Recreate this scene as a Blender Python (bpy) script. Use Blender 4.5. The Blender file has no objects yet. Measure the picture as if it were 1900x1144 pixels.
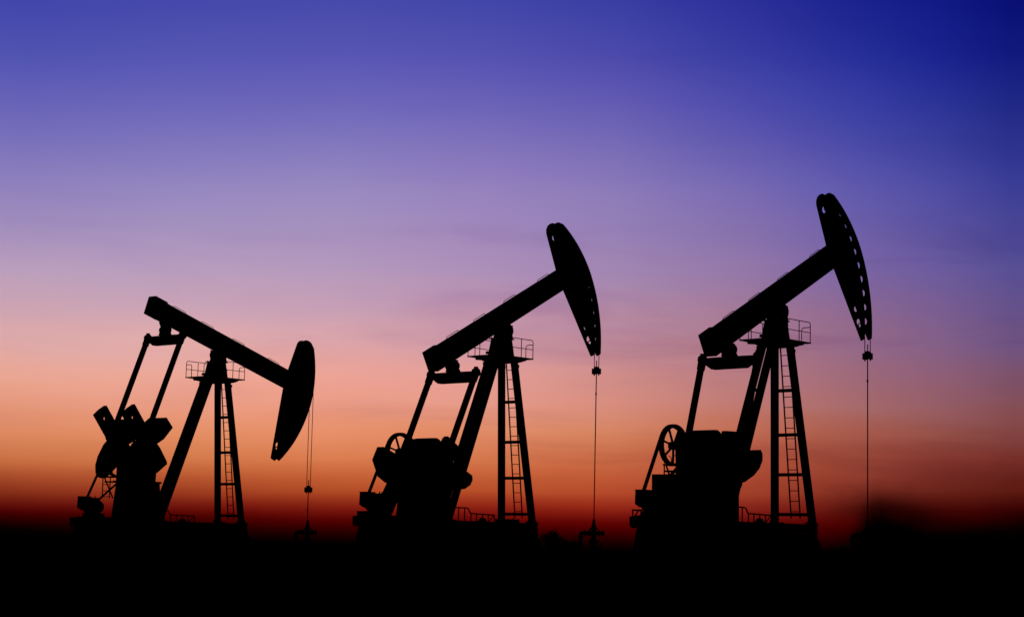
import bpy, bmesh, math, random
from math import sin, cos, radians, pi, atan2, hypot
from mathutils import Vector, Matrix
from mathutils.geometry import tessellate_polygon

S = bpy.context.scene
C = S.collection
random.seed(7)

# ------------------------------------------------------------------ camera
EYE = 1.5                                    # eye height above the ground under the camera
cam_d = bpy.data.cameras.new('camera')
cam = bpy.data.objects.new('camera', cam_d)
C.objects.link(cam)
cam_d.sensor_width = 36.0
cam_d.lens = 36.0 * 3365.3 / 1900.0
cam_d.shift_x = -9.4 / 1900.0
cam_d.shift_y = 35.0 / 1900.0
cam_d.clip_start = 0.1
cam_d.clip_end = 30000.0
_p, _r = 0.1174, 0.0236                      # pitch up, slight roll
_f = Vector((0, cos(_p), sin(_p)))
_u0 = Vector((0, -sin(_p), cos(_p)))
_r0 = Vector((1, 0, 0))
_R = _r0 * cos(_r) + _u0 * sin(_r)
_U = _u0 * cos(_r) - _r0 * sin(_r)
cam.matrix_world = Matrix(((_R.x, _U.x, -_f.x, 0), (_R.y, _U.y, -_f.y, 0), (_R.z, _U.z, -_f.z, EYE), (0, 0, 0, 1)))
S.camera = cam

# ------------------------------------------------------------------ world: the sky after sunset
def enc(c):
    c /= 255.0
    return (c / 12.92 if c <= 0.04045 else ((c + 0.055) / 1.055) ** 2.4) ** (1 / 2.2)
# azimuth (degrees right of the view axis): [(elevation in degrees, r, g, b)]
SKY = [
  (-15.62, [(-0.55,0,0,0),(-0.32,0,0,0),(0.0,4,0,0),(0.33,44,0,0),(0.65,84,8,6),(1.14,132,45,24),(1.63,169,77,43),(2.11,198,109,65),(2.93,221,135,95),(3.75,229,152,125),(4.57,234,166,146),(5.71,224,170,168),(7.84,186,158,188),(10.29,146,131,190),(12.73,106,101,184),(14.34,82,84,178),(15.94,66,70,170)]),
  (-10.9, [(-0.45,0,0,0),(-0.22,2,0,0),(0.11,26,0,0),(0.45,62,1,0),(0.78,104,15,10),(1.27,152,58,30),(1.77,183,87,49),(2.27,209,119,73),(3.1,227,141,99),(3.93,235,157,131),(4.77,238,168,150),(5.94,224,172,173),(8.11,185,158,190),(10.61,150,136,192),(13.09,110,104,186),(14.73,86,86,179),(16.36,70,73,171)]),
  (-5.69, [(-0.33,0,0,0),(-0.1,12,0,0),(0.24,50,0,0),(0.57,86,4,3),(0.91,124,26,15),(1.41,174,72,36),(1.92,197,97,55),(2.42,217,123,77),(3.26,231,143,105),(4.11,236,157,135),(4.95,236,164,152),(6.14,219,166,172),(8.34,181,153,189),(10.87,153,138,192),(13.39,112,105,187),(15.05,88,86,180),(16.7,72,74,171)]),
  (-1.06, [(-0.22,4,0,0),(0.01,22,0,0),(0.35,62,0,0),(0.68,100,9,6),(1.02,138,32,18),(1.53,180,76,40),(2.03,197,95,56),(2.54,213,119,77),(3.39,225,141,105),(4.24,231,155,137),(5.09,228,158,150),(6.28,206,152,164),(8.49,173,143,184),(11.03,150,130,190),(13.56,109,100,184),(15.23,84,82,177),(16.89,66,70,168)]),
  (3.06, [(-0.13,6,0,0),(0.11,28,0,0),(0.44,68,0,0),(0.78,106,12,8),(1.11,142,34,20),(1.62,178,72,40),(2.13,191,89,54),(2.63,203,109,71),(3.48,214,133,99),(4.33,215,141,127),(5.18,210,144,140),(6.37,193,142,157),(8.57,161,134,178),(11.12,140,123,185),(13.64,102,93,179),(15.31,76,74,172),(16.97,58,62,162)]),
  (7.5, [(-0.03,14,0,0),(0.21,40,0,0),(0.54,74,2,2),(0.87,102,14,10),(1.21,130,34,24),(1.71,158,62,40),(2.21,167,71,49),(2.72,177,83,59),(3.56,190,107,85),(4.4,189,119,113),(5.24,183,122,126),(6.42,168,120,142),(8.62,146,118,167),(11.14,118,104,178),(13.65,78,76,172),(15.31,56,60,162),(16.95,42,46,152)]),
  (10.85, [(0.05,12,0,0),(0.28,34,0,0),(0.61,60,0,0),(0.94,84,8,6),(1.28,104,25,18),(1.77,128,46,34),(2.27,143,60,46),(2.77,154,72,55),(3.6,166,90,76),(4.44,166,105,106),(5.27,158,104,120),(6.44,146,104,137),(8.62,122,100,162),(11.12,94,88,172),(13.6,58,63,163),(15.25,38,46,153),(16.88,26,34,142)]),
  (13.32, [(0.11,2,0,0),(0.34,12,0,0),(0.67,34,0,0),(0.99,60,2,2),(1.32,80,14,10),(1.82,104,34,25),(2.31,120,46,38),(2.8,134,58,48),(3.63,148,80,72),(4.46,149,92,98),(5.28,142,94,118),(6.44,130,95,136),(8.6,106,90,157),(11.08,78,76,163),(13.54,44,52,150),(15.17,26,35,143),(16.78,17,26,133)]),
  (15.42, [(0.16,0,0,0),(0.39,8,0,0),(0.71,22,0,0),(1.04,42,0,0),(1.36,60,6,5),(1.85,92,26,18),(2.34,106,36,30),(2.83,117,46,40),(3.65,130,68,66),(4.47,133,78,84),(5.29,124,83,108),(6.43,111,83,129),(8.57,89,79,148),(11.02,60,62,150),(13.47,33,41,134),(15.08,18,26,126),(16.68,9,16,116)]),
]

W = bpy.data.worlds.new('World')
S.world = W
W.use_nodes = True
nt = W.node_tree
nt.nodes.clear()
N = nt.nodes.new
L = nt.links.new
def mth(op, a, b=None, c=None, clamp=False):
    n = N('ShaderNodeMath'); n.operation = op; n.use_clamp = clamp
    for i, v in enumerate((a, b, c)):
        if v is None: continue
        if isinstance(v, (int, float)): n.inputs[i].default_value = v
        else: L(v, n.inputs[i])
    return n.outputs[0]
def maprange(v, a, b, c=0.0, d=1.0, smooth=False):
    n = N('ShaderNodeMapRange'); n.clamp = True
    if smooth: n.interpolation_type = 'SMOOTHSTEP'
    L(v, n.inputs[0])
    for i, q in zip((1, 2, 3, 4), (a, b, c, d)): n.inputs[i].default_value = q
    return n.outputs[0]
def mixc(f, a, b, blend='MIX'):
    n = N('ShaderNodeMix'); n.data_type = 'RGBA'; n.blend_type = blend; n.clamp_factor = True
    if isinstance(f, (int, float)): n.inputs[0].default_value = f
    else: L(f, n.inputs[0])
    for s, v in ((6, a), (7, b)):
        if isinstance(v, tuple): n.inputs[s].default_value = v
        else: L(v, n.inputs[s])
    return n.outputs[2]
tc = N('ShaderNodeTexCoord')
nrm = N('ShaderNodeVectorMath'); nrm.operation = 'NORMALIZE'; L(tc.outputs['Generated'], nrm.inputs[0])
sep = N('ShaderNodeSeparateXYZ'); L(nrm.outputs[0], sep.inputs[0])
az = mth('MULTIPLY', mth('ARCTAN2', sep.outputs[0], sep.outputs[1]), 180 / pi)
el0 = mth('MULTIPLY', mth('ARCSINE', sep.outputs[2]), 180 / pi)
cmb = N('ShaderNodeCombineXYZ'); L(az, cmb.inputs[0]); L(el0, cmb.inputs[1])
# long thin dusk cloud streaks: they nudge the height at which each colour band lies
def noise(sx, sy, scale, detail=3.0, rough=0.5, off=0.0):
    m = N('ShaderNodeMapping'); L(cmb.outputs[0], m.inputs[0]); m.inputs['Scale'].default_value = (sx, sy, 1)
    m.inputs['Location'].default_value = (off, off * 1.7, off); m.inputs['Rotation'].default_value = (0, 0, 0.03)
    n = N('ShaderNodeTexNoise'); L(m.outputs[0], n.inputs[0]); n.inputs['Scale'].default_value = scale
    n.inputs['Detail'].default_value = detail; n.inputs['Roughness'].default_value = rough
    return mth('SUBTRACT', n.outputs[0], 0.5)
streak = noise(0.10, 0.75, 1.0, 4.0, 0.55, 3.0)
broad = noise(0.06, 0.25, 1.0, 2.0, 0.5, 9.0)
amp = maprange(el0, 0.8, 5.0, 0.15, 1.0)
amp2 = mth('MULTIPLY', amp, maprange(el0, 7.0, 12.0, 1.0, 0.2))
el = mth('ADD', el0, mth('MULTIPLY', amp2, mth('ADD', mth('MULTIPLY', streak, 1.1), mth('MULTIPLY', broad, 0.7))))
fac = mth('DIVIDE', mth('ADD', el, 1.0), 21.0)
cols = []
for a, stops in SKY:
    r = N('ShaderNodeValToRGB'); L(fac, r.inputs[0])
    e = r.color_ramp.elements
    st = [((s[0] + 1.0) / 21.0,) + s[1:] for s in stops]
    while len(e) < len(st): e.new(0.5)
    for k, s in enumerate(st):
        e[k].position = s[0]
    for k, s in enumerate(st):
        e[k].color = (enc(s[1]), enc(s[2]), enc(s[3]), 1)
    cols.append(r.outputs[0])
c = cols[0]
for i in range(1, len(SKY)):
    c = mixc(maprange(az, SKY[i - 1][0], SKY[i][0]), c, cols[i])
gm = N('ShaderNodeGamma'); gm.inputs[1].default_value = 2.2; L(c, gm.inputs[0]); c = gm.outputs[0]
# faint slanting wisps of high cloud, dusky mauve against the glow
def wisp(rot, sx, sy, off, det):
    m = N('ShaderNodeMapping'); L(cmb.outputs[0], m.inputs[0]); m.inputs['Rotation'].default_value = (0, 0, rot)
    m.inputs['Scale'].default_value = (sx, sy, 1); m.inputs['Location'].default_value = (off, off, 0)
    n = N('ShaderNodeTexNoise'); L(m.outputs[0], n.inputs[0]); n.inputs['Scale'].default_value = 1.0
    n.inputs['Detail'].default_value = det; n.inputs['Roughness'].default_value = 0.6; n.inputs['Distortion'].default_value = 0.4
    return maprange(n.outputs[0], 0.48, 0.72, 0, 1, True)
w1 = mth('MULTIPLY', wisp(0.20, 0.09, 0.55, 4.0, 3.0), maprange(el0, 1.2, 3.0, 0, 1, True))
w1 = mth('MULTIPLY', w1, maprange(el0, 8.0, 12.0, 1.0, 0.25, True))
w1 = mth('MULTIPLY', w1, maprange(az, -12.0, 4.0, 0.35, 1.0, True))
c = mixc(mth('MULTIPLY', w1, 0.6), c, mixc(1.0, c, (0.74, 0.66, 0.80, 1), 'MULTIPLY'))
# a low dark cloud bank over the right horizon
cb = N('ShaderNodeValToRGB'); L(mth('DIVIDE', mth('ADD', az, 20.0), 60.0), cb.inputs[0])
CB = [(9.6, -0.6), (10.4, -0.1), (10.9, 0.95), (11.25, 1.42), (11.9, 1.22), (12.7, 0.95), (13.4, 0.78), (14.4, 0.66), (15.7, 0.90), (20.0, 1.0), (40.0, 0.2)]
e = cb.color_ramp.elements
while len(e) < len(CB): e.new(0.5)
for k, (a, t) in enumerate(CB): e[k].position = (a + 20) / 60.0
for k, (a, t) in enumerate(CB): v = (t + 1) / 3.0; e[k].color = (v, v, v, 1)
top = mth('SUBTRACT', mth('MULTIPLY', cb.outputs[0], 3.0), 1.0)
puff = noise(0.55, 1.3, 1.0, 4.0, 0.55, 21.0)
d = mth('SUBTRACT', mth('ADD', top, mth('MULTIPLY', puff, 1.1)), el0)
cd = maprange(d, -0.85, 0.62, 0.0, 1.0, True)
c = mixc(mth('MULTIPLY', cd, maprange(az, 8.5, 10.5)), c, (0.0002, 0, 0, 1))
veil = mth('MULTIPLY', mth('MULTIPLY', maprange(az, 9.0, 11.2, 0, 1, True), maprange(az, 11.5, 14.5, 1, 0, True)), mth('MULTIPLY', maprange(el0, 0.5, 1.2, 0, 1, True), maprange(mth('ADD', el0, mth('MULTIPLY', puff, 1.4)), 1.2, 2.1, 1, 0, True)))
c = mixc(mth('MULTIPLY', veil, 0.55), c, (0.0002, 0, 0, 1))
# the night side of the sky: high up and behind the camera it is almost dark
absaz = mth('ABSOLUTE', az)
side = maprange(absaz, 20.0, 55.0, 1.0, 0.0, True)
high = maprange(el0, 16.5, 30.0, 1.0, 0.0, True)
c = mixc(mth('MULTIPLY', side, high), (0.0004, 0.0005, 0.0018, 1), c)
c = mixc(maprange(el0, -1.6, -0.6), (0.0003, 0.0002, 0.0002, 1), c)
bg = N('ShaderNodeBackground'); L(c, bg.inputs[0]); bg.inputs[1].default_value = 1.0
wo = N('ShaderNodeOutputWorld'); L(bg.outputs[0], wo.inputs[0])

S.view_settings.view_transform = 'Standard'
S.view_settings.look = 'None'
S.view_settings.exposure = 0.0
S.view_settings.gamma = 1.0
# The sun has set: no sun lamp, the glowing sky is the only light.

# ------------------------------------------------------------------ materials
def mat(name, col, rough=0.7, metal=0.0, col2=None, scale=3.0, bump=0.0, spec=0.3):
    m = bpy.data.materials.new(name); m.use_nodes = True
    t = m.node_tree; b = t.nodes['Principled BSDF']
    b.inputs['Roughness'].default_value = rough; b.inputs['Metallic'].default_value = metal
    b.inputs['Specular IOR Level'].default_value = spec
    tcn = t.nodes.new('ShaderNodeTexCoord'); n = t.nodes.new('ShaderNodeTexNoise')
    n.inputs['Scale'].default_value = scale; n.inputs['Detail'].default_value = 6.0
    t.links.new(tcn.outputs['Object'], n.inputs['Vector'])
    r = t.nodes.new('ShaderNodeValToRGB'); t.links.new(n.outputs[0], r.inputs[0])
    r.color_ramp.elements[0].position = 0.42; r.color_ramp.elements[1].position = 0.66
    r.color_ramp.elements[0].color = (*col, 1); r.color_ramp.elements[1].color = (*(col2 or col), 1)
    t.links.new(r.outputs[0], b.inputs['Base Color'])
    if bump:
        bp = t.nodes.new('ShaderNodeBump'); bp.inputs['Strength'].default_value = bump
        t.links.new(n.outputs[0], bp.inputs['Height']); t.links.new(bp.outputs[0], b.inputs['Normal'])
    return m
M_PAINT = mat('dark_painted_steel', (0.030, 0.032, 0.036), 0.75, 0, (0.045, 0.030, 0.022), 2.0, 0.1, 0.15)
M_BARE = mat('weathered_steel', (0.035, 0.034, 0.032), 0.9, 0, (0.045, 0.028, 0.018), 6.0, 0.1, 0.04)
M_BELT = mat('rubber_belt', (0.012, 0.012, 0.012), 0.9, spec=0.1)
M_CAB = mat('painted_cabinet', (0.05, 0.052, 0.055), 0.75, 0, (0.04, 0.035, 0.03), 4.0, spec=0.15)
M_CONC = mat('old_concrete', (0.16, 0.15, 0.14), 0.95, 0, (0.11, 0.105, 0.10), 1.5, 0.3, 0.1)
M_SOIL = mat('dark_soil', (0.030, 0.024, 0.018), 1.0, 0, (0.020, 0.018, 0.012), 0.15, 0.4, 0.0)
M_LEAF = mat('scrub_leaves', (0.035, 0.045, 0.02), 0.95, 0, (0.05, 0.045, 0.02), 5.0, spec=0.05)
M_TWIG = mat('scrub_twigs', (0.05, 0.04, 0.03), 0.95, spec=0.05)

# ------------------------------------------------------------------ mesh helpers
def V(*a): return Vector(a)
def box(bm, x0, x1, y0, y1, z0, z1):
    vs = [bm.verts.new((x, y, z)) for x in (x0, x1) for y in (y0, y1) for z in (z0, z1)]
    for f in ((0, 1, 3, 2), (4, 6, 7, 5), (0, 4, 5, 1), (2, 3, 7, 6), (0, 2, 6, 4), (1, 5, 7, 3)):
        bm.faces.new([vs[i] for i in f])
def frame(p, q, up=None):
    d = (q - p).normalized()
    up = up or (V(0, 0, 1) if abs(d.z) < 0.95 else V(1, 0, 0))
    s = d.cross(up).normalized(); u = s.cross(d).normalized()
    return d, s, u
def sect(bm, p, q, prof, up=None):
    """sweep a closed 2-D profile (list of (s,u)) from p to q"""
    p, q = Vector(p), Vector(q); d, s, u = frame(p, q, up)
    a = [bm.verts.new(p + s * x + u * y) for x, y in prof]
    b = [bm.verts.new(q + s * x + u * y) for x, y in prof]
    n = len(prof)
    for i in range(n): bm.faces.new((a[i], a[(i + 1) % n], b[(i + 1) % n], b[i]))
    bm.faces.new(a[::-1]); bm.faces.new(b)
def bar(bm, p, q, w, h, up=None):
    sect(bm, p, q, [(-w / 2, -h / 2), (w / 2, -h / 2), (w / 2, h / 2), (-w / 2, h / 2)], up)
def ibeam(bm, p, q, w, h, up=None, t=0.045):
    w2, h2 = w / 2, h / 2
    sect(bm, p, q, [(-w2, -h2), (w2, -h2), (w2, -h2 + t), (t / 2, -h2 + t), (t / 2, h2 - t), (w2, h2 - t), (w2, h2),
                    (-w2, h2), (-w2, h2 - t), (-t / 2, h2 - t), (-t / 2, -h2 + t), (-w2, -h2 + t)], up)
def tube(bm, p, q, r, n=10, r2=None):
    p, q = Vector(p), Vector(q); d, s, u = frame(p, q); r2 = r if r2 is None else r2
    a = [bm.verts.new(p + (s * cos(2 * pi * i / n) + u * sin(2 * pi * i / n)) * r) for i in range(n)]
    b = [bm.verts.new(q + (s * cos(2 * pi * i / n) + u * sin(2 * pi * i / n)) * r2) for i in range(n)]
    for i in range(n): bm.faces.new((a[i], a[(i + 1) % n], b[(i + 1) % n], b[i]))
    bm.faces.new(a[::-1]); bm.faces.new(b)
def pipe(bm, pts, r, n=6):
    """one bent pipe through all the points"""
    pts = [Vector(p) for p in pts]; rings = []
    ref = None
    for i, p in enumerate(pts):
        a = pts[max(0, i - 1)]; b = pts[min(len(pts) - 1, i + 1)]
        d = (b - a).normalized()
        if ref is None: ref = V(0, 1, 0) if abs(d.y) < 0.8 else V(1, 0, 0)
        s = d.cross(ref).normalized(); u = s.cross(d).normalized()
        rings.append([bm.verts.new(p + (s * cos(2 * pi * k / n) + u * sin(2 * pi * k / n)) * r) for k in range(n)])
    for a, b in zip(rings, rings[1:]):
        for k in range(n): bm.faces.new((a[k], a[(k + 1) % n], b[(k + 1) % n], b[k]))
    bm.faces.new(rings[0][::-1]); bm.faces.new(rings[-1])
def plate(bm, outer, y0, y1, holes=()):
    """outline in the x-z plane with round holes, given real thickness along y"""
    loops = [list(outer)]
    for hx, hz, hr in holes:
        loops.append([(hx + hr * cos(2 * pi * k / 18), hz - hr * sin(2 * pi * k / 18)) for k in range(18)])
    flat = [p for l in loops for p in l]
    tris = tessellate_polygon([[V(x, z, 0) for x, z in l] for l in loops])
    A = [bm.verts.new((x, y0, z)) for x, z in flat]; B = [bm.verts.new((x, y1, z)) for x, z in flat]
    for a, b, c_ in tris:
        bm.faces.new((A[a], A[b], A[c_])); bm.faces.new((B[c_], B[b], B[a]))
    k = 0
    for l in loops:
        n = len(l)
        for i in range(n):
            i0, i1 = k + i, k + (i + 1) % n
            bm.faces.new((A[i0], A[i1], B[i1], B[i0]))
        k += n
def hexa(bm, bot, top):
    """solid between two 4-point loops"""
    a = [bm.verts.new(p) for p in bot]; b = [bm.verts.new(p) for p in top]
    for i in range(4): bm.faces.new((a[i], a[(i + 1) % 4], b[(i + 1) % 4], b[i]))
    bm.faces.new(a[::-1]); bm.faces.new(b)
def ring(bm, cx, cz, R, r, y0, y1, n=40):
    for k in range(n):
        a0, a1 = 2 * pi * k / n, 2 * pi * (k + 1) / n
        if k == 0:
            first = [bm.verts.new((cx + q * cos(a0), y, cz + q * sin(a0))) for q in (r, R) for y in (y0, y1)]
            prev = first
        nxt = first if k == n - 1 else [bm.verts.new((cx + q * cos(a1), y, cz + q * sin(a1))) for q in (r, R) for y in (y0, y1)]
        for i, j in ((0, 1), (1, 3), (3, 2), (2, 0)):
            bm.faces.new((prev[i], prev[j], nxt[j], nxt[i]))
        prev = nxt
def finish(name, bm, m, bevel=0.0):
    bmesh.ops.recalc_face_normals(bm, faces=bm.faces)
    me = bpy.data.meshes.new(name); bm.to_mesh(me); bm.free(); me.materials.append(m)
    return me
def link(name, me, parent=None, loc=(0, 0, 0), rot=(0, 0, 0)):
    o = bpy.data.objects.new(name, me); C.objects.link(o)
    if parent: o.parent = parent
    o.location = loc; o.rotation_euler = rot
    return o
def obj(name, fn, m, parent=None, loc=(0, 0, 0), rot=(0, 0, 0), bevel=0.0):
    bm = bmesh.new(); fn(bm); me = finish(name, bm, m)
    o = link(name, me, parent, loc, rot)
    if bevel:
        md = o.modifiers.new('bevel', 'BEVEL'); md.width = bevel; md.segments = 2; md.limit_method = 'ANGLE'
    return o
def thing(name, label, cat, loc, rotz=0.0, group=None):
    o = bpy.data.objects.new(name, None); C.objects.link(o); o.empty_display_size = 0.5
    o.location = loc; o.rotation_euler = (0, 0, rotz); o['label'] = label; o['category'] = cat
    if group: o['group'] = group
    return o

# ------------------------------------------------------------------ the three units: where they stand and how they are turned
#         x        y       z-offset  yaw     beam    crank   equalizer x,z   foundation
JACKS = [
    dict(x=-18.290, y=110.194, z=-0.45, yaw=0.8707, th=-0.303, ph=radians(128), eq=(-4.03, 12.02), rod=-0.012,
         label='leftmost and smallest pump jack, horsehead swung down, crank arms pointing up'),
    dict(x=-0.823, y=96.356, z=-0.155, yaw=0.8443, th=0.499, ph=radians(240), eq=(-3.65, 8.70), rod=-0.008,
         label='middle pump jack with horsehead raised, standing between the other two'),
    dict(x=12.493, y=87.0, z=0.0, yaw=0.8116, th=0.499, ph=radians(271), eq=(-3.66, 8.73), rod=0.0,
         label='rightmost and tallest pump jack, horsehead raised with clear row of holes'),
]
Z0 = 0.72                                   # underside of the skid, above eye level, in a unit's own frame
GND = -0.40                                 # ground at a unit, same frame
PX, PZ = 0.14, 11.34                        # beam pivot
CX, CZ, CR = -5.30, 4.62, 1.72              # crank shaft, pin radius
WX, WZ, WR, WY = -5.70, 4.57, 0.95, 1.66    # driven sheave
MX, MZ, MR = -7.72, 2.05, 0.22              # motor sheave
RX = 8.10                                   # well line

# ------------------------------------------------------------------ ground
def gh(x, y):
    """ground height (eye level is EYE)"""
    z = -0.25 * sin(x * 0.021 + 0.5) * sin(y * 0.017) + 0.06 * sin(x * 0.31) * sin(y * 0.27 + 1) + 0.04 * sin(x * 0.83 + y * 0.6)
    rr = hypot(x, y)
    t = min(1.0, max(0.0, (rr - 25) / 50.0)); t = t * t * (3 - 2 * t)
    base = 0.0 * (1 - t) + 0.75 * t
    f = max(0.12, 1 - rr / 260.0)
    h = base + z * f * min(1, rr / 15.0)
    h -= max(0.0, rr - 150.0) * 0.0032       # beyond the wells the plain falls away gently
    for J in JACKS:                          # level pads round the three units
        d = hypot(x - J['x'] - 0.5, y - J['y']); w = min(1.0, max(0.0, (20.0 - d) / 7.0)); w = w * w * (3 - 2 * w)
        h = h * (1 - w) + (EYE + J['z'] + GND) * w
    return h
def ground(bm):
    radii = [0.0]; r = 1.5
    while r < 12000:
        radii.append(r); r *= 1.045 if r < 400 else 1.15
    n = 300; rows = []
    c0 = bm.verts.new((0, 0, gh(0, 0)))
    for r in radii[1:]:
        rows.append([bm.verts.new((r * cos(2 * pi * k / n), r * sin(2 * pi * k / n), gh(r * cos(2 * pi * k / n), r * sin(2 * pi * k / n)) + (random.uniform(-.025, .025) if r < 250 else 0))) for k in range(n)])
    for k in range(n): bm.faces.new((c0, rows[0][k], rows[0][(k + 1) % n]))
    for a, b in zip(rows, rows[1:]):
        for k in range(n): bm.faces.new((a[k], b[k], b[(k + 1) % n], a[(k + 1) % n]))
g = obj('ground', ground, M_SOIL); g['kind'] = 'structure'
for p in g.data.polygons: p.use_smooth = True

# ------------------------------------------------------------------ part shapes (unit frame: +x towards the well, y across, z up from eye level)

def m_skid(bm):
    x0, x1 = -9.42, 2.15
    for s in (-1, 1):
        ibeam(bm, (x0, s * 0.98, 0.935), (x1, s * 0.98, 0.935), 0.24, 0.43)
    k = 0
    box(bm, -9.22, -8.94, -1.30, -1.102, .80, 1.24); box(bm, -9.22, -8.94, 1.102, 1.30, .80, 1.24)
    for i in range(10):
        x = x0 + 0.12 + i * (x1 - x0 - 0.24) / 9
        bar(bm, (x, -0.86, 0.90), (x, 0.86, 0.90), 0.18, 0.30)
    box(bm, x0 + 0.2, -4.0, -0.85, 0.85, 1.055, 1.085)
    box(bm, 1.35, 2.05, -1.09, -0.87, 1.152, 1.19); box(bm, 1.35, 2.05, 0.87, 1.09, 1.152, 1.19)
def m_tail_rail(bm):                         # short guard at the motor end
    for y in (1.0, 0.35, -0.35, -1.0):
        bar(bm, (-9.36, y, 1.15), (-9.36, y, 1.50), 0.05, 0.05)
    bar(bm, (-9.36, -1.03, 1.52), (-9.36, 1.03, 1.52), 0.06, 0.05)
    bar(bm, (-9.33, 1.0, 1.50), (-8.75, 1.0, 1.50), 0.05, 0.05); bar(bm, (-9.30, 1.0, 1.17), (-8.98, 1.0, 1.48), 0.045, 0.045)
    bar(bm, (-8.78, 1.0, 1.15), (-8.78, 1.0, 1.48), 0.05, 0.05)
    bar(bm, (-9.36, -0.35, 1.17), (-9.36, 0.3, 1.48), 0.04, 0.04)
def m_walk_rail(bm):                         # low guard along the skid beside the rear legs
    y = -1.05
    pts = [(-5.2, 1.80), (-3.85, 1.80), (-3.72, 1.76), (-3.60, 1.56), (-3.45, 1.53), (-1.72, 1.49)]
    pipe(bm, [(x, y, z) for x, z in pts], 0.035)
    for x, z in ((-4.9, 1.8), (-4.45, 1.8), (-4.0, 1.8), (-3.52, 1.53), (-3.1, 1.52), (-2.65, 1.51), (-2.2, 1.50), (-1.74, 1.49)):
        bar(bm, (x, y, 1.15), (x, y, z), 0.045, 0.045)
    bar(bm, (-2.15, y, 1.17), (-1.78, y, 1.47), 0.04, 0.04)
    plate(bm, [(-2.95, 1.153), (-2.35, 1.153), (-2.58, 1.34), (-2.70, 1.34)], y - 0.08, y + 0.08)

FT = {s: (V(1.585, s * 1.10, 1.15), V(0.57, s * 0.455, 9.62)) for s in (1, -1)}
RT = {s: (V(-4.06, s * 0.30, 1.15), V(-0.66, s * 0.27, 9.70)) for s in (1, -1)}
def legpt(s, z):
    a, b = FT[s]; return a + (b - a) * ((z - a.z) / (b.z - a.z))
def m_front_leg(s):
    def f(bm):
        a, b = FT[s]; ibeam(bm, a, b, 0.29, 0.29, V(1, 0, 0), 0.05)
        box(bm, a.x - 0.26, a.x + 0.30, a.y - 0.12 * s - 0.22, a.y - 0.12 * s + 0.22, 1.193, 1.235)
        for dx in (-0.2, 0.24): tube(bm, (a.x + dx, a.y - .12 * s + .14 * s, 1.2), (a.x + dx, a.y - .12 * s + .14 * s, 1.31), 0.035, 6)
        bar(bm, a + V(-0.1, 0, 0.02), a + V(-0.1, 0, 0.02) + (b - a) * 0.02, 0.3, 0.2, V(1, 0, 0))
    return f
def m_rear_leg(s):
    def f(bm):
        a, b = RT[s]; ibeam(bm, a, b, 0.235, 0.34, V(1, 0, 0), 0.05)
        box(bm, a.x - 0.38, a.x + 0.38, a.y - 0.25, a.y + 0.25, 1.153, 1.20)
    return f
def m_crossbar(z):
    def f(bm):
        a, b = legpt(-1, z), legpt(1, z); bar(bm, a + V(0, .1, 0), b - V(0, .1, 0), 0.14, 0.16)
    return f
def m_rear_tie(z):
    def f(bm):
        t = (z - 1.15) / 8.55; a = RT[-1][0].lerp(RT[-1][1], t); b = RT[1][0].lerp(RT[1][1], t)
        bar(bm, a, b, 0.12, 0.14)
    return f
def m_ladder(bm):
    zt, zb = 10.0, 1.42
    def X(z): return legpt(1, z).x + 0.02
    for y in (0.13, -0.40): bar(bm, (X(zb), y, zb), (X(zt), y, zt), 0.06, 0.045)
    z = 1.75
    while z < 9.7:
        tube(bm, (X(z), 0.13, z), (X(z), -0.40, z), 0.022, 6); z += 0.5
def m_cap(bm):
    def L_(x, y, z): return [(-x, -y, z), (x, -y, z), (x, y, z), (-x, y, z)]
    hexa(bm, L_(0.63, 0.47, 9.60), [(p[0] + .02, p[1], p[2]) for p in L_(0.42, 0.38, 10.84)])
    box(bm, -0.50, 0.56, -0.44, 0.44, 10.843, 10.90)
    for s in (-1, 1):
        box(bm, 0.60, 0.84, s * 0.49 - .09, s * 0.49 + .09, 9.36, 9.54); box(bm, -0.84, -0.68, s * 0.44 - .09, s * 0.44 + .09, 9.42, 9.60)
        box(bm, -0.80, -0.66, s * 0.30 - .08, s * 0.30 + .08, 10.02, 10.16)
        for x in (-.38, .44): tube(bm, (x, s * .36, 10.9), (x, s * .36, 10.95), 0.04, 8)
def m_platform(bm):
    box(bm, -1.46, -0.665, -1.10, 1.10, 9.83, 9.89); box(bm, 0.665, 1.39, -1.10, 1.10, 9.83, 9.89)
    box(bm, -0.663, 0.663, -1.10, -0.52, 9.83, 9.89); box(bm, -0.663, 0.663, 0.52, 1.10, 9.83, 9.89)
    for s in (-1, 1):                        # tapering brackets under the deck
        plate(bm, [(-1.30, 9.825), (-1.30, 9.76), (-0.60, 9.58), (0.60, 9.58), (1.18, 9.72), (1.34, 9.825)], s * 0.50 - 0.03, s * 0.50 + 0.03)
        hexa(bm, [(-.9, s * .55, 9.68), (-.8, s * .55, 9.68), (-.8, s * 1.0, 9.72), (-.9, s * 1.0, 9.72)], [(-.9, s * .55, 9.826), (-.8, s * .55, 9.826), (-.8, s * 1.05, 9.826), (-.9, s * 1.05, 9.826)])
        hexa(bm, [(.8, s * .55, 9.68), (.9, s * .55, 9.68), (.9, s * 1.0, 9.72), (.8, s * 1.0, 9.72)], [(.8, s * .55, 9.826), (.9, s * .55, 9.826), (.9, s * 1.05, 9.826), (.8, s * 1.05, 9.826)])
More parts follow.
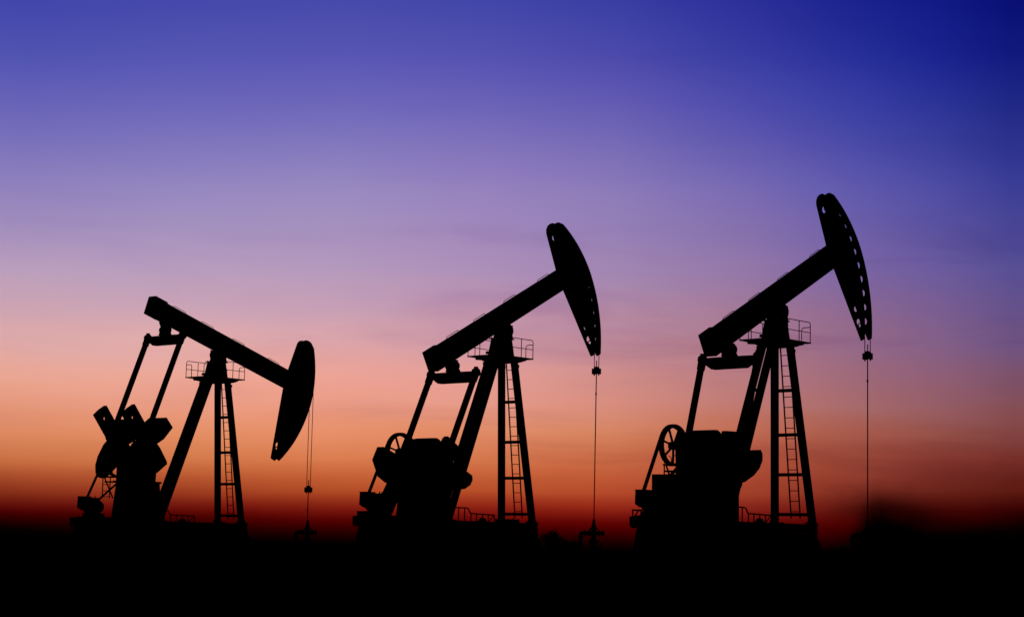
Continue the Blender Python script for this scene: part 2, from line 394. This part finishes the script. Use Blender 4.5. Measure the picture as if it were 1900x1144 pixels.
def m_guard(s):
    def f(bm):
        z, t = 9.89, 10.86; y = s * 1.07; xa, xb = -1.43, 1.36; r = 0.022
        pipe(bm, [(xa, y, z), (xa, y, t - .1), (xa + .03, y, t - .03), (xa + .1, y, t), (xb - .1, y, t), (xb - .03, y, t - .03), (xb, y, t - .1), (xb, y, z)], r)
        pipe(bm, [(xa, y, z + .47), (xb, y, z + .47)], r * .9)
        for x in (-0.52, 0.42): pipe(bm, [(x, y, z), (x, y, t)], r)
        for x in (xa, xb):
            pipe(bm, [(x, y, t - .23), (x, y - s * .38, t - .23), (x, y - s * .46, t - .26), (x, y - s * .5, t - .34), (x, y - s * .5, z)], r)
    return f
def m_bearing(bm):
    for s in (-1, 1):
        tube(bm, (PX, s * 0.22, PZ - .02), (PX, s * 0.43, PZ - .02), 0.34, 20)
        hexa(bm, [(PX - .36, s * .24, 10.902), (PX + .36, s * .24, 10.902), (PX + .36, s * .40, 10.902), (PX - .36, s * .40, 10.902)],
             [(PX - .24, s * .24, 11.3), (PX + .24, s * .24, 11.3), (PX + .24, s * .40, 11.3), (PX - .24, s * .40, 11.3)])
        for dx in (-.31, .31): tube(bm, (PX + dx, s * .34, 10.9), (PX + dx, s * .34, 11.0), 0.045, 8)
        for a in (40, 140): tube(bm, (PX + .33 * cos(radians(a)), s * .34, PZ + .30 * sin(radians(a))), (PX + .44 * cos(radians(a)), s * .34, PZ + .4 * sin(radians(a))), .05, 8)
    tube(bm, (PX, -0.48, PZ - .02), (PX, 0.48, PZ - .02), 0.16, 16)
    box(bm, PX - .40, PX + .40, -.2, .2, PZ - .25, PZ + .10)

# beam frame: l along the beam from the pivot, h above it
def m_beam(bm):
    h0, h1, w = 0.17, 1.24, 0.25
    sect(bm, (-5.8, 0, (h0 + h1) / 2), (6.15, 0, (h0 + h1) / 2),
         [(-w, -.535), (w, -.535), (w, -.485), (.06, -.485), (.06, .485), (w, .485), (w, .535), (-w, .535), (-w, .485), (-.06, .485), (-.06, -.485), (-w, -.485)])
    for i in range(11):
        l = -5.0 + i * 1.0
        for s in (-1, 1): box(bm, l - .02, l + .02, s * .155 - .092, s * .155 + .092, h0 + .052, h1 - .052)
def m_endweight(bm):
    box(bm, -5.90, -4.95, 0.252, 0.34, 0.185, 1.28); box(bm, -5.90, -4.95, -0.34, -0.252, 0.185, 1.28)
    box(bm, -5.90, -4.95, -.249, .249, 1.243, 1.28); box(bm, -5.90, -5.84, -.249, .249, 0.185, 1.20)
def m_handle(l0):
    def f(bm):
        pipe(bm, [(l0, 0, 1.23), (l0, 0, 1.33), (l0 + .03, 0, 1.38), (l0 + .08, 0, 1.40), (l0 + .94, 0, 1.40), (l0 + .99, 0, 1.38), (l0 + 1.02, 0, 1.33), (l0 + 1.02, 0, 1.23)], 0.018)
    return f
def arcR(a):
    return 8.06 if a < 0 else 8.06 - 0.21 * (a / 26.0) ** 1.5
def head_outline():
    o = []
    for k in range(37):
        a = -32.4 + k * (26.3 + 32.4) / 36
        o.append((arcR(a) * cos(radians(a)), arcR(a) * sin(radians(a))))
    o += [(6.86, 3.60), (6.70, 3.71), (6.48, 3.75), (6.22, 3.71), (6.02, 3.57), (5.93, 3.38), (5.78, 1.25), (5.84, 0.10), (6.42, -4.24), (6.48, -4.29)]
    return o
def m_cheek(s):
    def f(bm):
        hs = []
        for k in range(10):
            d = 24.0 - 5.6 * k; a = radians(d); rr = 7.44 - .9 * (8.06 - arcR(d)); hs.append((rr * cos(a), rr * sin(a), 0.162))
        if s > 0: hs += [(6.44, 2.92, 0.165), (6.74, -2.62, 0.15), (6.70, -3.50, 0.11)]
        y = s * 0.21; plate(bm, head_outline(), y - 0.015, y + 0.015, hs)
    return f
def m_headcore(bm):
    box(bm, 5.90, 6.95, -0.19, 0.19, 0.02, 1.32)
SPACERS = ((6.70, 2.2, .05), (6.75, 1.7, .05), (6.7, -.7, .05), (6.7, -1.7, .05))
def m_spacer(q):
    return lambda bm: tube(bm, (q[0], -.19, q[1]), (q[0], .19, q[1]), q[2], 8)
def m_cable(s, J):
    """from the carrier bar straight up to the arc, then along the arc to the head's top, in the unit frame"""
    def f(bm):
        y = s * 0.165; top = (RX - PX)
        zb = J['hang']
        R = 7.96; pts = [(J['carx'], y, zb)]
        # tangent point of the vertical line with the arc
        th = J['th']; lo = radians(-33.2) + th
        a0 = max(0.0, lo)
        if lo > 0: a0 = lo
        else: a0 = 0.0
        n = 26; a1 = radians(25) + th
        for k in range(n + 1):
            a = a0 + (a1 - a0) * k / n
            q = min(R, arcR(math.degrees(a - th)) - .06); pts.append((PX + q * cos(a), y, PZ + q * sin(a)))
        pipe(bm, pts, 0.022, 6)
    return f
def m_carrier(bm):
    box(bm, -0.12, 0.12, -0.20, 0.20, -0.13, 0.13)
    for s in (-1, 1):
        box(bm, -0.14, 0.14, s * .165 - .065, s * .165 + .065, -0.16, 0.16); tube(bm, (0, s * .165, -.24), (0, s * .165, .2), .04, 8)
    box(bm, -0.10, 0.10, -0.085, 0.085, 0.13, 0.27)

# equalizer frame: origin at its middle
def m_equal(bm):
    def xs(y): return 0.20
    w = 0.17
    prof = [(-1.46, .06), (-1.46, -.18), (-.95, -.49), (.95, -.49), (1.46, -.18), (1.46, .06), (0.9, .07), (-0.9, .07)]
    a = [bm.verts.new((-w, y, z)) for y, z in prof]; b = [bm.verts.new((w, y, z)) for y, z in prof]; n = len(prof)
    for i in range(n): bm.faces.new((a[i], a[(i + 1) % n], b[(i + 1) % n], b[i]))
    bm.faces.new(a[::-1]); bm.faces.new(b)
    for s in (-1, 1):
        tube(bm, (0, s * 1.46, .0), (0, s * 1.76, .0), 0.13, 12)
        tube(bm, (0, s * 1.60, -.05), (0, s * 1.60, .30), 0.15, 12, .11)
    for y in (-.35, .35):
        tube(bm, (0, y, .06), (0, y, .17), 0.07, 8)
def m_eqbearing(top):
    """from the equalizer's top up to the beam's underside (top: x, z in the equalizer frame)"""
    def f(bm):
        tx, tz = top
        hexa(bm, [(-.28, -.30, .072), (.28, -.30, .072), (.28, .30, .072), (-.28, .30, .072)],
             [(tx * .4 - .17, -.26, .36), (tx * .4 + .17, -.26, .36), (tx * .4 + .17, .26, .36), (tx * .4 - .17, .26, .36)])
        tube(bm, (tx * .4, -.34, .40), (tx * .4, .34, .40), .21, 16)
        hexa(bm, [(tx * .4 - .16, -.17, .4), (tx * .4 + .16, -.17, .4), (tx * .4 + .16, .17, .4), (tx * .4 - .16, .17, .4)],
             [(tx - .34, -.2, tz), (tx + .34, -.2, tz), (tx + .34, .2, tz), (tx - .34, .2, tz)])
    return f
# crank frame: u along the arm from the shaft, v across
def m_crank(s):
    def f(bm):
        o = [(-.57, -.45), (-.42, -.52), (.5, -.56), (1.2, -.48), (3.60, -.48), (3.64, 0), (3.60, .48), (1.2, .48), (.5, .56), (-.42, .52), (-.57, .45)]
        plate(bm, o, s * 1.30 - .13, s * 1.30 + .13, [(3.02, 0.02, .13)])
        tube(bm, (0, s * 1.10, 0), (0, s * 1.50, 0), .36, 20)
        tube(bm, (CR, s * 1.30, 0), (CR, s * 1.74, 0), .17, 14)
    return f
def m_cwa(s, far=False):
    o = [(.85, .50), (2.2, .50), (2.22, 1.10), (1.72, 1.88), (.98, 1.93), (.80, 1.0)]
    if far: o = [(1.40, .50), (2.75, .50), (2.75, 1.4), (2.4, 2.12), (1.40, 2.12)]
    o = [(x, -z) for x, z in o][::-1]
    def f(bm):
        plate(bm, o, s * 1.30 - .24, s * 1.30 + .24, [])
        for k in range(3): tube(bm, (1.1 + .45 * k + (.5 if far else 0), s * 1.0, -.85), (1.1 + .45 * k + (.5 if far else 0), s * 1.62, -.85), .07, 8)
    return f
def m_cwb(s):
    o = [(.38, -.50), (.28, -1.05), (.20, -2.02), (.38, -2.16), (.68, -2.16), (1.06, -1.92), (1.38, -1.5), (1.70, -.80), (1.76, -.50)]
    o = [(x, -z) for x, z in o]
    def f(bm):
        plate(bm, o, s * 1.30 - .24, s * 1.30 + .24, [])
        for x, z in ((.55, 1.0), (1.15, 1.0)): tube(bm, (x, s * 1.0, z), (x, s * 1.62, z), .07, 8)
    return f
def m_pitman(s, a, b):
    def f(bm):
        y = s * 1.60; A = V(a[0], y, a[1]); B = V(b[0], y, b[1]); d = (B - A).normalized()
        bar(bm, A + d * .22, B - d * .30, 0.20, 0.27, V(1, 0, 0))
        tube(bm, A + V(0, -.13, 0), A + V(0, .13, 0), 0.22, 14)
        tube(bm, B + V(0, -.14, 0), B + V(0, .14, 0), 0.34, 16)
        bar(bm, A + d * .05, A + d * .5, .24, .32, V(1, 0, 0))
    return f
def m_pedestal(bm):
    def lp(x0, x1, y, z): return [(x0, -y, z), (x1, -y, z), (x1, y, z), (x0, y, z)]
    hexa(bm, lp(-6.70, -4.35, .84, 1.152), lp(-6.50, -4.55, .78, 3.30))
    box(bm, -6.70, -4.45, -.82, .82, 3.303, 3.42)
    box(bm, -7.25, -6.79, -.9, .9, 3.28, 3.36)
def m_gearbox(bm):
    o = [(-6.65, 3.425), (-4.72, 3.425), (-4.66, 4.5), (-4.80, 4.84), (-4.98, 5.06), (-5.14, 5.19), (-5.34, 5.27), (-5.60, 5.26), (-5.90, 5.20), (-6.20, 5.08), (-6.45, 4.93), (-6.65, 4.75)]
    plate(bm, o, -.60, .60)
    box(bm, -6.70, -4.50, -.70, .70, 4.30, 4.40)
    for s in (-1, 1):
        tube(bm, (CX, s * .60, CZ), (CX, s * 1.12, CZ), .42, 20); tube(bm, (WX, s * .60, WZ), (WX, s * .9, WZ), .3, 16)
        for k in range(5): tube(bm, (-6.6 + k * .49, s * .66, 4.22), (-6.6 + k * .49, s * .66, 4.48), .035, 6)
    box(bm, -5.6, -5.3, -.2, .2, 5.20, 5.25)
def m_sheave(bm):
    ring(bm, WX, WZ, WR, WR - .12, WY - .12, WY + .12, 48)
    for k in range(7):
        a = 2 * pi * k / 7 + .2
        bar(bm, (WX + .15 * cos(a), WY, WZ + .15 * sin(a)), (WX + (WR - .12) * cos(a), WY, WZ + (WR - .12) * sin(a)), .07, .09, V(0, 1, 0))
    tube(bm, (WX, .8, WZ), (WX, WY + .18, WZ), .19, 16)
def m_belt(bm):
    dx, dz = MX - WX, MZ - WZ; D = hypot(dx, dz); base = atan2(dz, dx)
    g_ = math.acos((WR - MR) / D); t = .03
    def loop(e):
        o = []
        for k in range(25):                     # round the big sheave, far side from the motor
            a = base + g_ + (2 * pi - 2 * g_) * k / 24; o.append((WX + (WR + e) * cos(a), WZ + (WR + e) * sin(a)))
        for k in range(13):
            a = base - g_ + 2 * g_ * k / 12; o.append((MX + (MR + e) * cos(a), MZ + (MR + e) * sin(a)))
        return o
    for y0, y1 in ((WY - .10, WY - .02), (WY + .02, WY + .10)):
        A, B = loop(.002), loop(.05); n = len(A)
        va = [[bm.verts.new((x, y, z)) for x, z in l] for l in (A, B) for y in (y0, y1)]
        for i in range(n):
            j = (i + 1) % n
            for p, q in ((0, 1), (1, 3), (3, 2), (2, 0)):
                bm.faces.new((va[p][i], va[q][i], va[q][j], va[p][j]))
def m_motor(bm):
    x, z = -7.95, 1.86
    tube(bm, (x, .42, z), (x, 1.42, z), .38, 24)
    tube(bm, (x, .26, z), (x, .42, z), .30, 20, .37); tube(bm, (x, 1.42, z), (x, 1.50, z), .3, 20)
    for k in range(12):
        a = 2 * pi * k / 12; bar(bm, (x + .39 * cos(a), .5, z + .39 * sin(a)), (x + .39 * cos(a), 1.35, z + .39 * sin(a)), .03, .03)
    tube(bm, (MX, 1.40, MZ), (MX, WY + .16, MZ), .05, 10); bar(bm, (x, 1.48, z), (MX, 1.48, MZ), .12, .2); tube(bm, (MX, WY - .15, MZ), (MX, WY + .15, MZ), MR, 18)
    box(bm, -8.75, -6.78, .15, 1.35, 1.152, 1.30); box(bm, x - .42, x + .42, .35, 1.3, 1.30, 1.50); box(bm, x - .16, x + .22, .55, .95, z + .34, z + .52)
    tube(bm, (x, .75, z + .5), (x, .75, z + .62), .03, 6)
def m_beltguard(bm):                         # starter box beside the motor sheave
    plate(bm, [(-8.62, 1.80), (-8.30, 1.66), (-8.02, 1.66), (-7.98, 2.42), (-8.60, 2.42)], 1.02, 1.50)
    box(bm, -8.64, -7.95, 1.0, 1.52, 2.423, 2.45)
def m_service(bm):                            # little service ladder and hooped rail behind the reducer
    x = -7.42
    for y in (.80, .12): bar(bm, (x, y, 2.35), (x, y, 3.62), .045, .045)
    for z in (2.46, 2.80, 3.16): tube(bm, (x, .8, z), (x, .12, z), .022, 6)
    box(bm, x - .04, -6.82, -.82, .86, 3.56, 3.64)
    bar(bm, (x + .05, .72, 3.55), (-6.72, .72, 2.4), .06, .06); bar(bm, (x + .05, -.6, 3.55), (-6.72, -.6, 2.4), .06, .06)
    for y0 in (.80, .34):
        y1 = y0 - .40; zt = 4.02; r = .2
        pipe(bm, [(x, y0, 3.6), (x, y0, zt - r)] + [(x, (y0 + y1) / 2 + r * cos(pi * k / 8), zt - r + r * sin(pi * k / 8)) for k in range(1, 8)] + [(x, y1, zt - r), (x, y1, 3.6)], .018)

MESH = {}
def part(key, name, fn, m, parent, loc=(0, 0, 0), rot=(0, 0, 0)):
    if key not in MESH:
        bm = bmesh.new(); fn(bm); MESH[key] = finish(name, bm, m)
    return link(name, MESH[key], parent, loc, rot)

def pump_jack(J, idx):
    base = Vector((J['x'], J['y'], EYE + J['z'] + Z0))
    root = thing('pump_jack', J['label'], 'pump jack', base, J['yaw'], 'row of three pump jacks')
    O = (0, 0, -Z0)
    P_ = lambda key, name, fn, m=M_PAINT, loc=O, rot=(0, 0, 0), parent=root: part(key, name, fn, m, parent, loc, rot)
    sk = P_('skid', 'skid_base', m_skid)
    P_('walkrail', 'guard_rail', m_walk_rail, loc=((-.33, .37, 0)[idx], 0, 0), parent=sk)
    if idx == 2: P_('tailrail', 'end_rail', m_tail_rail, loc=(0, 0, 0), parent=sk)
    for s in (1, -1):
        P_('fl%d' % s, 'front_leg', m_front_leg(s)); P_('rl%d' % s, 'rear_leg', m_rear_leg(s))
    for z in (3.2, 5.3, 7.4): P_('rt%g' % z, 'rear_leg_brace', m_rear_tie(z))
    for z in (7.56, 5.43, 3.52, 1.61): P_('cb%g' % z, 'crossbar', m_crossbar(z))
    P_('lad', 'ladder', m_ladder)
    P_('cap', 'post_head', m_cap)
    pl = P_('plat', 'work_platform', m_platform)
    for s in (1, -1): P_('gd%d' % s, 'guard_rail', m_guard(s), loc=(0, 0, 0), parent=pl)
    P_('brg', 'saddle_bearing', m_bearing)
    rot = (0, -J['th'], 0); piv = (PX, 0, PZ - Z0)
    wb = P_('beam', 'walking_beam', m_beam, loc=piv, rot=rot)
    P_('endw', 'end_weight', m_endweight, loc=(0, 0, 0), parent=wb)
    for l in (-4.25, -1.95, 0.70, 3.80): P_('h%g' % l, 'handrail', m_handle(l), M_BARE, (0, 0, 0), parent=wb)
    hh = P_('core', 'horse_head', m_headcore, loc=piv, rot=(0, -J['th'] + (.012 if idx == 0 else 0), 0))
    for s in (1, -1): P_('ck%d' % s, 'cheek_plate', m_cheek(s), loc=(0, 0, 0), parent=hh)
    for k, q in enumerate(SPACERS): P_('sp%d' % k, 'spacer_tube', m_spacer(q), loc=(0, 0, 0), parent=hh)
    hang = {0: 3.42, 1: 9.83, 2: 9.88}[idx]
    carx = {0: RX - .03, 1: RX, 2: RX + .02}[idx]
    J['hang'] = hang; J['carx'] = carx
    for s in (1, -1): P_('cab%d%d' % (idx, s), 'bridle_cable', m_cable(s, J), M_BARE)
    P_('car', 'carrier_bar', m_carrier, loc=(carx, 0, hang - Z0))
    def rod(bm):
        tube(bm, (carx, 0, hang + .62), (carx, 0, hang), .028, 8); tube(bm, (carx, 0, hang), (carx + .02, 0, 1.30), .03, 8)
        tube(bm, (carx, 0, hang - 1.35), (carx, 0, hang - 1.2), .045, 8)
    P_('rod%d' % idx, 'polished_rod', rod, M_BARE)
    ex, ez = J['eq']
    eq = P_('eq', 'equalizer', m_equal, loc=(ex, 0, ez - Z0))
    # underside of the beam above the equalizer
    th = J['th']; l = -4.45; h = 0.17
    bx = PX + l * cos(th) - h * sin(th); bz = PZ + l * sin(th) + h * cos(th)
    P_('eqb%d' % idx, 'equalizer_bearing', m_eqbearing((bx - ex, bz - ez + .06)), loc=(0, 0, 0), parent=eq)
    pin = (CX + CR * cos(J['ph']), CZ + CR * sin(J['ph']))
    for s in (1, -1):
        P_('pit%d%d' % (idx, s), 'pitman_arm', m_pitman(s, (ex, ez), pin))
        ck = P_('crank%d' % s, 'crank_arm', m_crank(s), loc=(CX, 0, CZ - Z0), rot=(0, -J['ph'], 0))
        P_('cwa%d%s' % (s, idx == 2), 'counterweight', m_cwa(s, idx == 2), loc=(0, 0, 0), parent=ck)
        P_('cwb%d' % s, 'counterweight', m_cwb(s), loc=(0, 0, 0), parent=ck)
    P_('ped', 'gearbox_stand', m_pedestal); P_('gear', 'gearbox', m_gearbox)
    P_('shv', 'sheave_wheel', m_sheave); P_('belt', 'drive_belt', m_belt, M_BELT)
    mo = P_('mot', 'motor', m_motor); P_('bg', 'starter_box', m_beltguard, loc=(0, 0, 0), parent=mo)
    P_('srv', 'service_ladder', m_service)
    return root
for i, J in enumerate(JACKS): pump_jack(J, i)

# ------------------------------------------------------------------ what stands round the units
def loc(J, x, y, z):
    a = J['yaw']; return Vector((J['x'] + x * cos(a) - y * sin(a), J['y'] + x * sin(a) + y * cos(a), EYE + J['z'] + z))
WHICH = ['leftmost', 'middle', 'rightmost']
def m_plinth(bm):
    def lp(x0, x1, y, z): return [(x0, -y, z), (x1, -y, z), (x1, y, z), (x0, y, z)]
    hexa(bm, lp(-9.35, 2.35, 1.10, GND - .5 - Z0), lp(-9.18, 2.25, .92, -0.004))
    hexa(bm, lp(1.5, 2.75, 1.05, GND - .5 - Z0), lp(1.7, 2.55, .85, -0.35))
pm = None
for i, J in enumerate(JACKS):
    if pm is None:
        bm = bmesh.new(); m_plinth(bm); pm = finish('concrete_foundation', bm, M_CONC)
    o = link('concrete_foundation', pm, None, loc(J, 0, 0, Z0), (0, 0, J['yaw']))
    o['label'] = 'long concrete foundation block under the %s pump jack' % WHICH[i]; o['category'] = 'foundation'; o['group'] = 'foundations of the pump jacks'

# wellheads: origin on the ground under the rod; x runs across the picture
def w_casing(bm):
    tube(bm, (0, 0, -.3), (0, 0, .25), .24, 20); tube(bm, (0, 0, .25), (0, 0, .34), .36, 20); tube(bm, (0, 0, .34), (0, 0, .62), .17, 16)
    tube(bm, (0, 0, .62), (0, 0, .70), .30, 20); tube(bm, (0, 0, .70), (0, 0, 1.30), .15, 16)
    for k in range(8):
        a = 2 * pi * k / 8
        for z, r in ((.22, .31), (.60, .25)): tube(bm, (r * cos(a), r * sin(a), z - .03), (r * cos(a), r * sin(a), z + .17), .025, 6)
def w_stuffing(bm):
    tube(bm, (0, 0, 1.30), (0, 0, 1.40), .27, 20, .25); tube(bm, (0, 0, 1.40), (0, 0, 1.55), .17, 16, .13); tube(bm, (0, 0, 1.55), (0, 0, 1.85), .11, 14, .07)
    tube(bm, (0, 0, 1.85), (0, 0, 1.90), .09, 12); tube(bm, (-.14, 0, 1.47), (.14, 0, 1.47), .035, 8)
def w_pipe(bm):
    pipe(bm, [(.14, 0, 1.12), (.5, 0, 1.12)], .10, 10); pipe(bm, [(-.14, 0, 1.12), (-.62, 0, 1.12), (-.70, 0, 1.10), (-.74, 0, 1.02), (-.74, 0, -.3)], .11, 10)
    for x in (-.28, -.5, .3): tube(bm, (x - .04, 0, 1.12), (x + .04, 0, 1.12), .18, 14)
    tube(bm, (-.74, 0, .86), (-.74, 0, .94), .18, 14); tube(bm, (.48, 0, 1.12), (.58, 0, 1.12), .16, 12)
def w_wheel(bm):
    R = .13
    for k in range(16):
        a, b = 2 * pi * k / 16, 2 * pi * (k + 1) / 16
        tube(bm, (R * cos(a), 0, R * sin(a)), (R * cos(b), 0, R * sin(b)), .015, 6)
    for k in range(4):
        a = pi * k / 2; tube(bm, (0, 0, 0), (R * cos(a), 0, R * sin(a)), .012, 6)
    tube(bm, (0, -.02, 0), (0, .14, 0), .02, 8)
WM = {}
for i, J in enumerate(JACKS):
    b = loc(J, RX + .02, 0, GND)
    wh = thing('wellhead', 'steel wellhead with side pipe under the %s pump jack horsehead' % WHICH[i], 'wellhead', b, (-.05, .12, -.1)[i], 'wellheads of the three pump jacks')
    for nm, fn in (('casing_spool', w_casing), ('stuffing_box', w_stuffing), ('flow_pipe', w_pipe)):
        if nm not in WM: bm = bmesh.new(); fn(bm); WM[nm] = finish(nm, bm, M_BARE)
        link(nm, WM[nm], wh)
    for x, z, rz in ((-.28, 1.12, 0), (.36, .45, .6)):
        if 'v' not in WM: bm = bmesh.new(); w_wheel(bm); WM['v'] = finish('valve_wheel', bm, M_BARE)
        link('valve_wheel', WM['v'], wh, (x, -.16, z), (0, 0, rz))

J = JACKS[1]
jb = thing('junction_box', 'low junction box on the skid by the middle pump jack front legs', 'box', loc(J, 1.10, .30, 1.02), J['yaw'])
obj('box_body', lambda bm: box(bm, -.42, .42, -.55, .45, 0, .27), M_CAB, jb, bevel=.01)
obj('lid', lambda bm: box(bm, -.45, .45, -.58, .48, .273, .31), M_CAB, jb)
obj('cable_gland', lambda bm: tube(bm, (.2, -.3, .31), (.2, -.3, .39), .04, 8), M_BARE, jb)
jb2 = thing('junction_box', 'small junction box at the motor end of the middle pump jack', 'box', loc(J, -9.0, .62, 1.153), J['yaw'])
obj('box_body', lambda bm: box(bm, -.3, .3, -.3, .3, 0, .28), M_CAB, jb2, bevel=.01)
obj('lid', lambda bm: box(bm, -.32, .32, -.32, .32, .283, .32), M_CAB, jb2)

J = JACKS[2]
jb3 = thing('transformer_box', 'squat transformer box on the skid behind the motor of the rightmost pump jack', 'box', loc(J, -7.18, .62, 1.303), J['yaw'])
obj('box_body', lambda bm: box(bm, -.30, .30, -.34, .30, 0, .72), M_CAB, jb3, bevel=.015)
obj('lid', lambda bm: box(bm, -.32, .32, -.36, .32, .723, .76), M_CAB, jb3)
for k in range(5): obj('cooling_fin', lambda bm: box(bm, -.012, .012, -.09, 0, .1, .65), M_CAB, jb3, (-.24 + k * .12, -.341, 0))
# ------------------------------------------------------------------ scrub on the plain
def shrub(x, y, h, w, label, seed):
    rnd = random.Random(seed); z = gh(x, y)
    t = thing('shrub', label, 'shrub', (x, y, z), rnd.uniform(0, 6), 'low scrub on the plain')
    tips = []
    def stems(bm):
        for k in range(16):
            a = rnd.uniform(0, 2 * pi); lean = rnd.uniform(.05, 1.0) * w * .5; hh = h * rnd.uniform(.55, 1.0) * (1 - .35 * lean / (w * .5))
            pts = [(0, 0, -.1)] + [(lean * (q ** 1.3) * cos(a + q * .3), lean * (q ** 1.3) * sin(a + q * .3), hh * q) for q in (.3, .6, .85, 1.0)]
            pipe(bm, pts, .012 + .004 * h, 4); tips.extend(Vector(p) for p in pts[2:])
            for _ in range(4):
                p = Vector(pts[rnd.randint(2, 4)]); d = V(rnd.uniform(-1, 1), rnd.uniform(-1, 1), rnd.uniform(.2, 1)).normalized() * rnd.uniform(.15, .35) * h * .6
                pipe(bm, [p, p + d], .008, 3); tips.append(p + d); tips.append(p + d * .6)
    obj('stem', stems, M_TWIG, t)
    def leaves(bm):
        for p in tips:
            for _ in range(14):
                q = p + V(rnd.gauss(0, .09), rnd.gauss(0, .09), rnd.gauss(0, .08)) * h; s = rnd.uniform(.02, .05) * (1 + h * .3)
                a = V(rnd.uniform(-1, 1), rnd.uniform(-1, 1), rnd.uniform(-1, 1)).normalized(); b = a.orthogonal().normalized()
                bm.faces.new([bm.verts.new(q + a * s * 1.6), bm.verts.new(q + b * s * .6), bm.verts.new(q - a * s * 1.6), bm.verts.new(q - b * s * .6)])
    obj('foliage', leaves, M_LEAF, t)
shrub(2.95, 128.0, 1.55, 1.9, 'tallest twiggy shrub on the ground right of the middle pump jack', 3)
shrub(4.1, 131.0, 1.0, 1.7, 'low rounded shrub just right of the tall twiggy one', 4)
shrub(23.6, 130.0, 1.0, 1.7, 'low shrub on the plain right of the rightmost pump jack foot', 5)
shrub(22.3, 128.0, 0.8, 1.5, 'smallest shrub close beside the rightmost pump jack foot', 6)
shrub(25.4, 132.0, 0.95, 1.6, 'low shrub near the wellhead of the rightmost pump jack', 8)
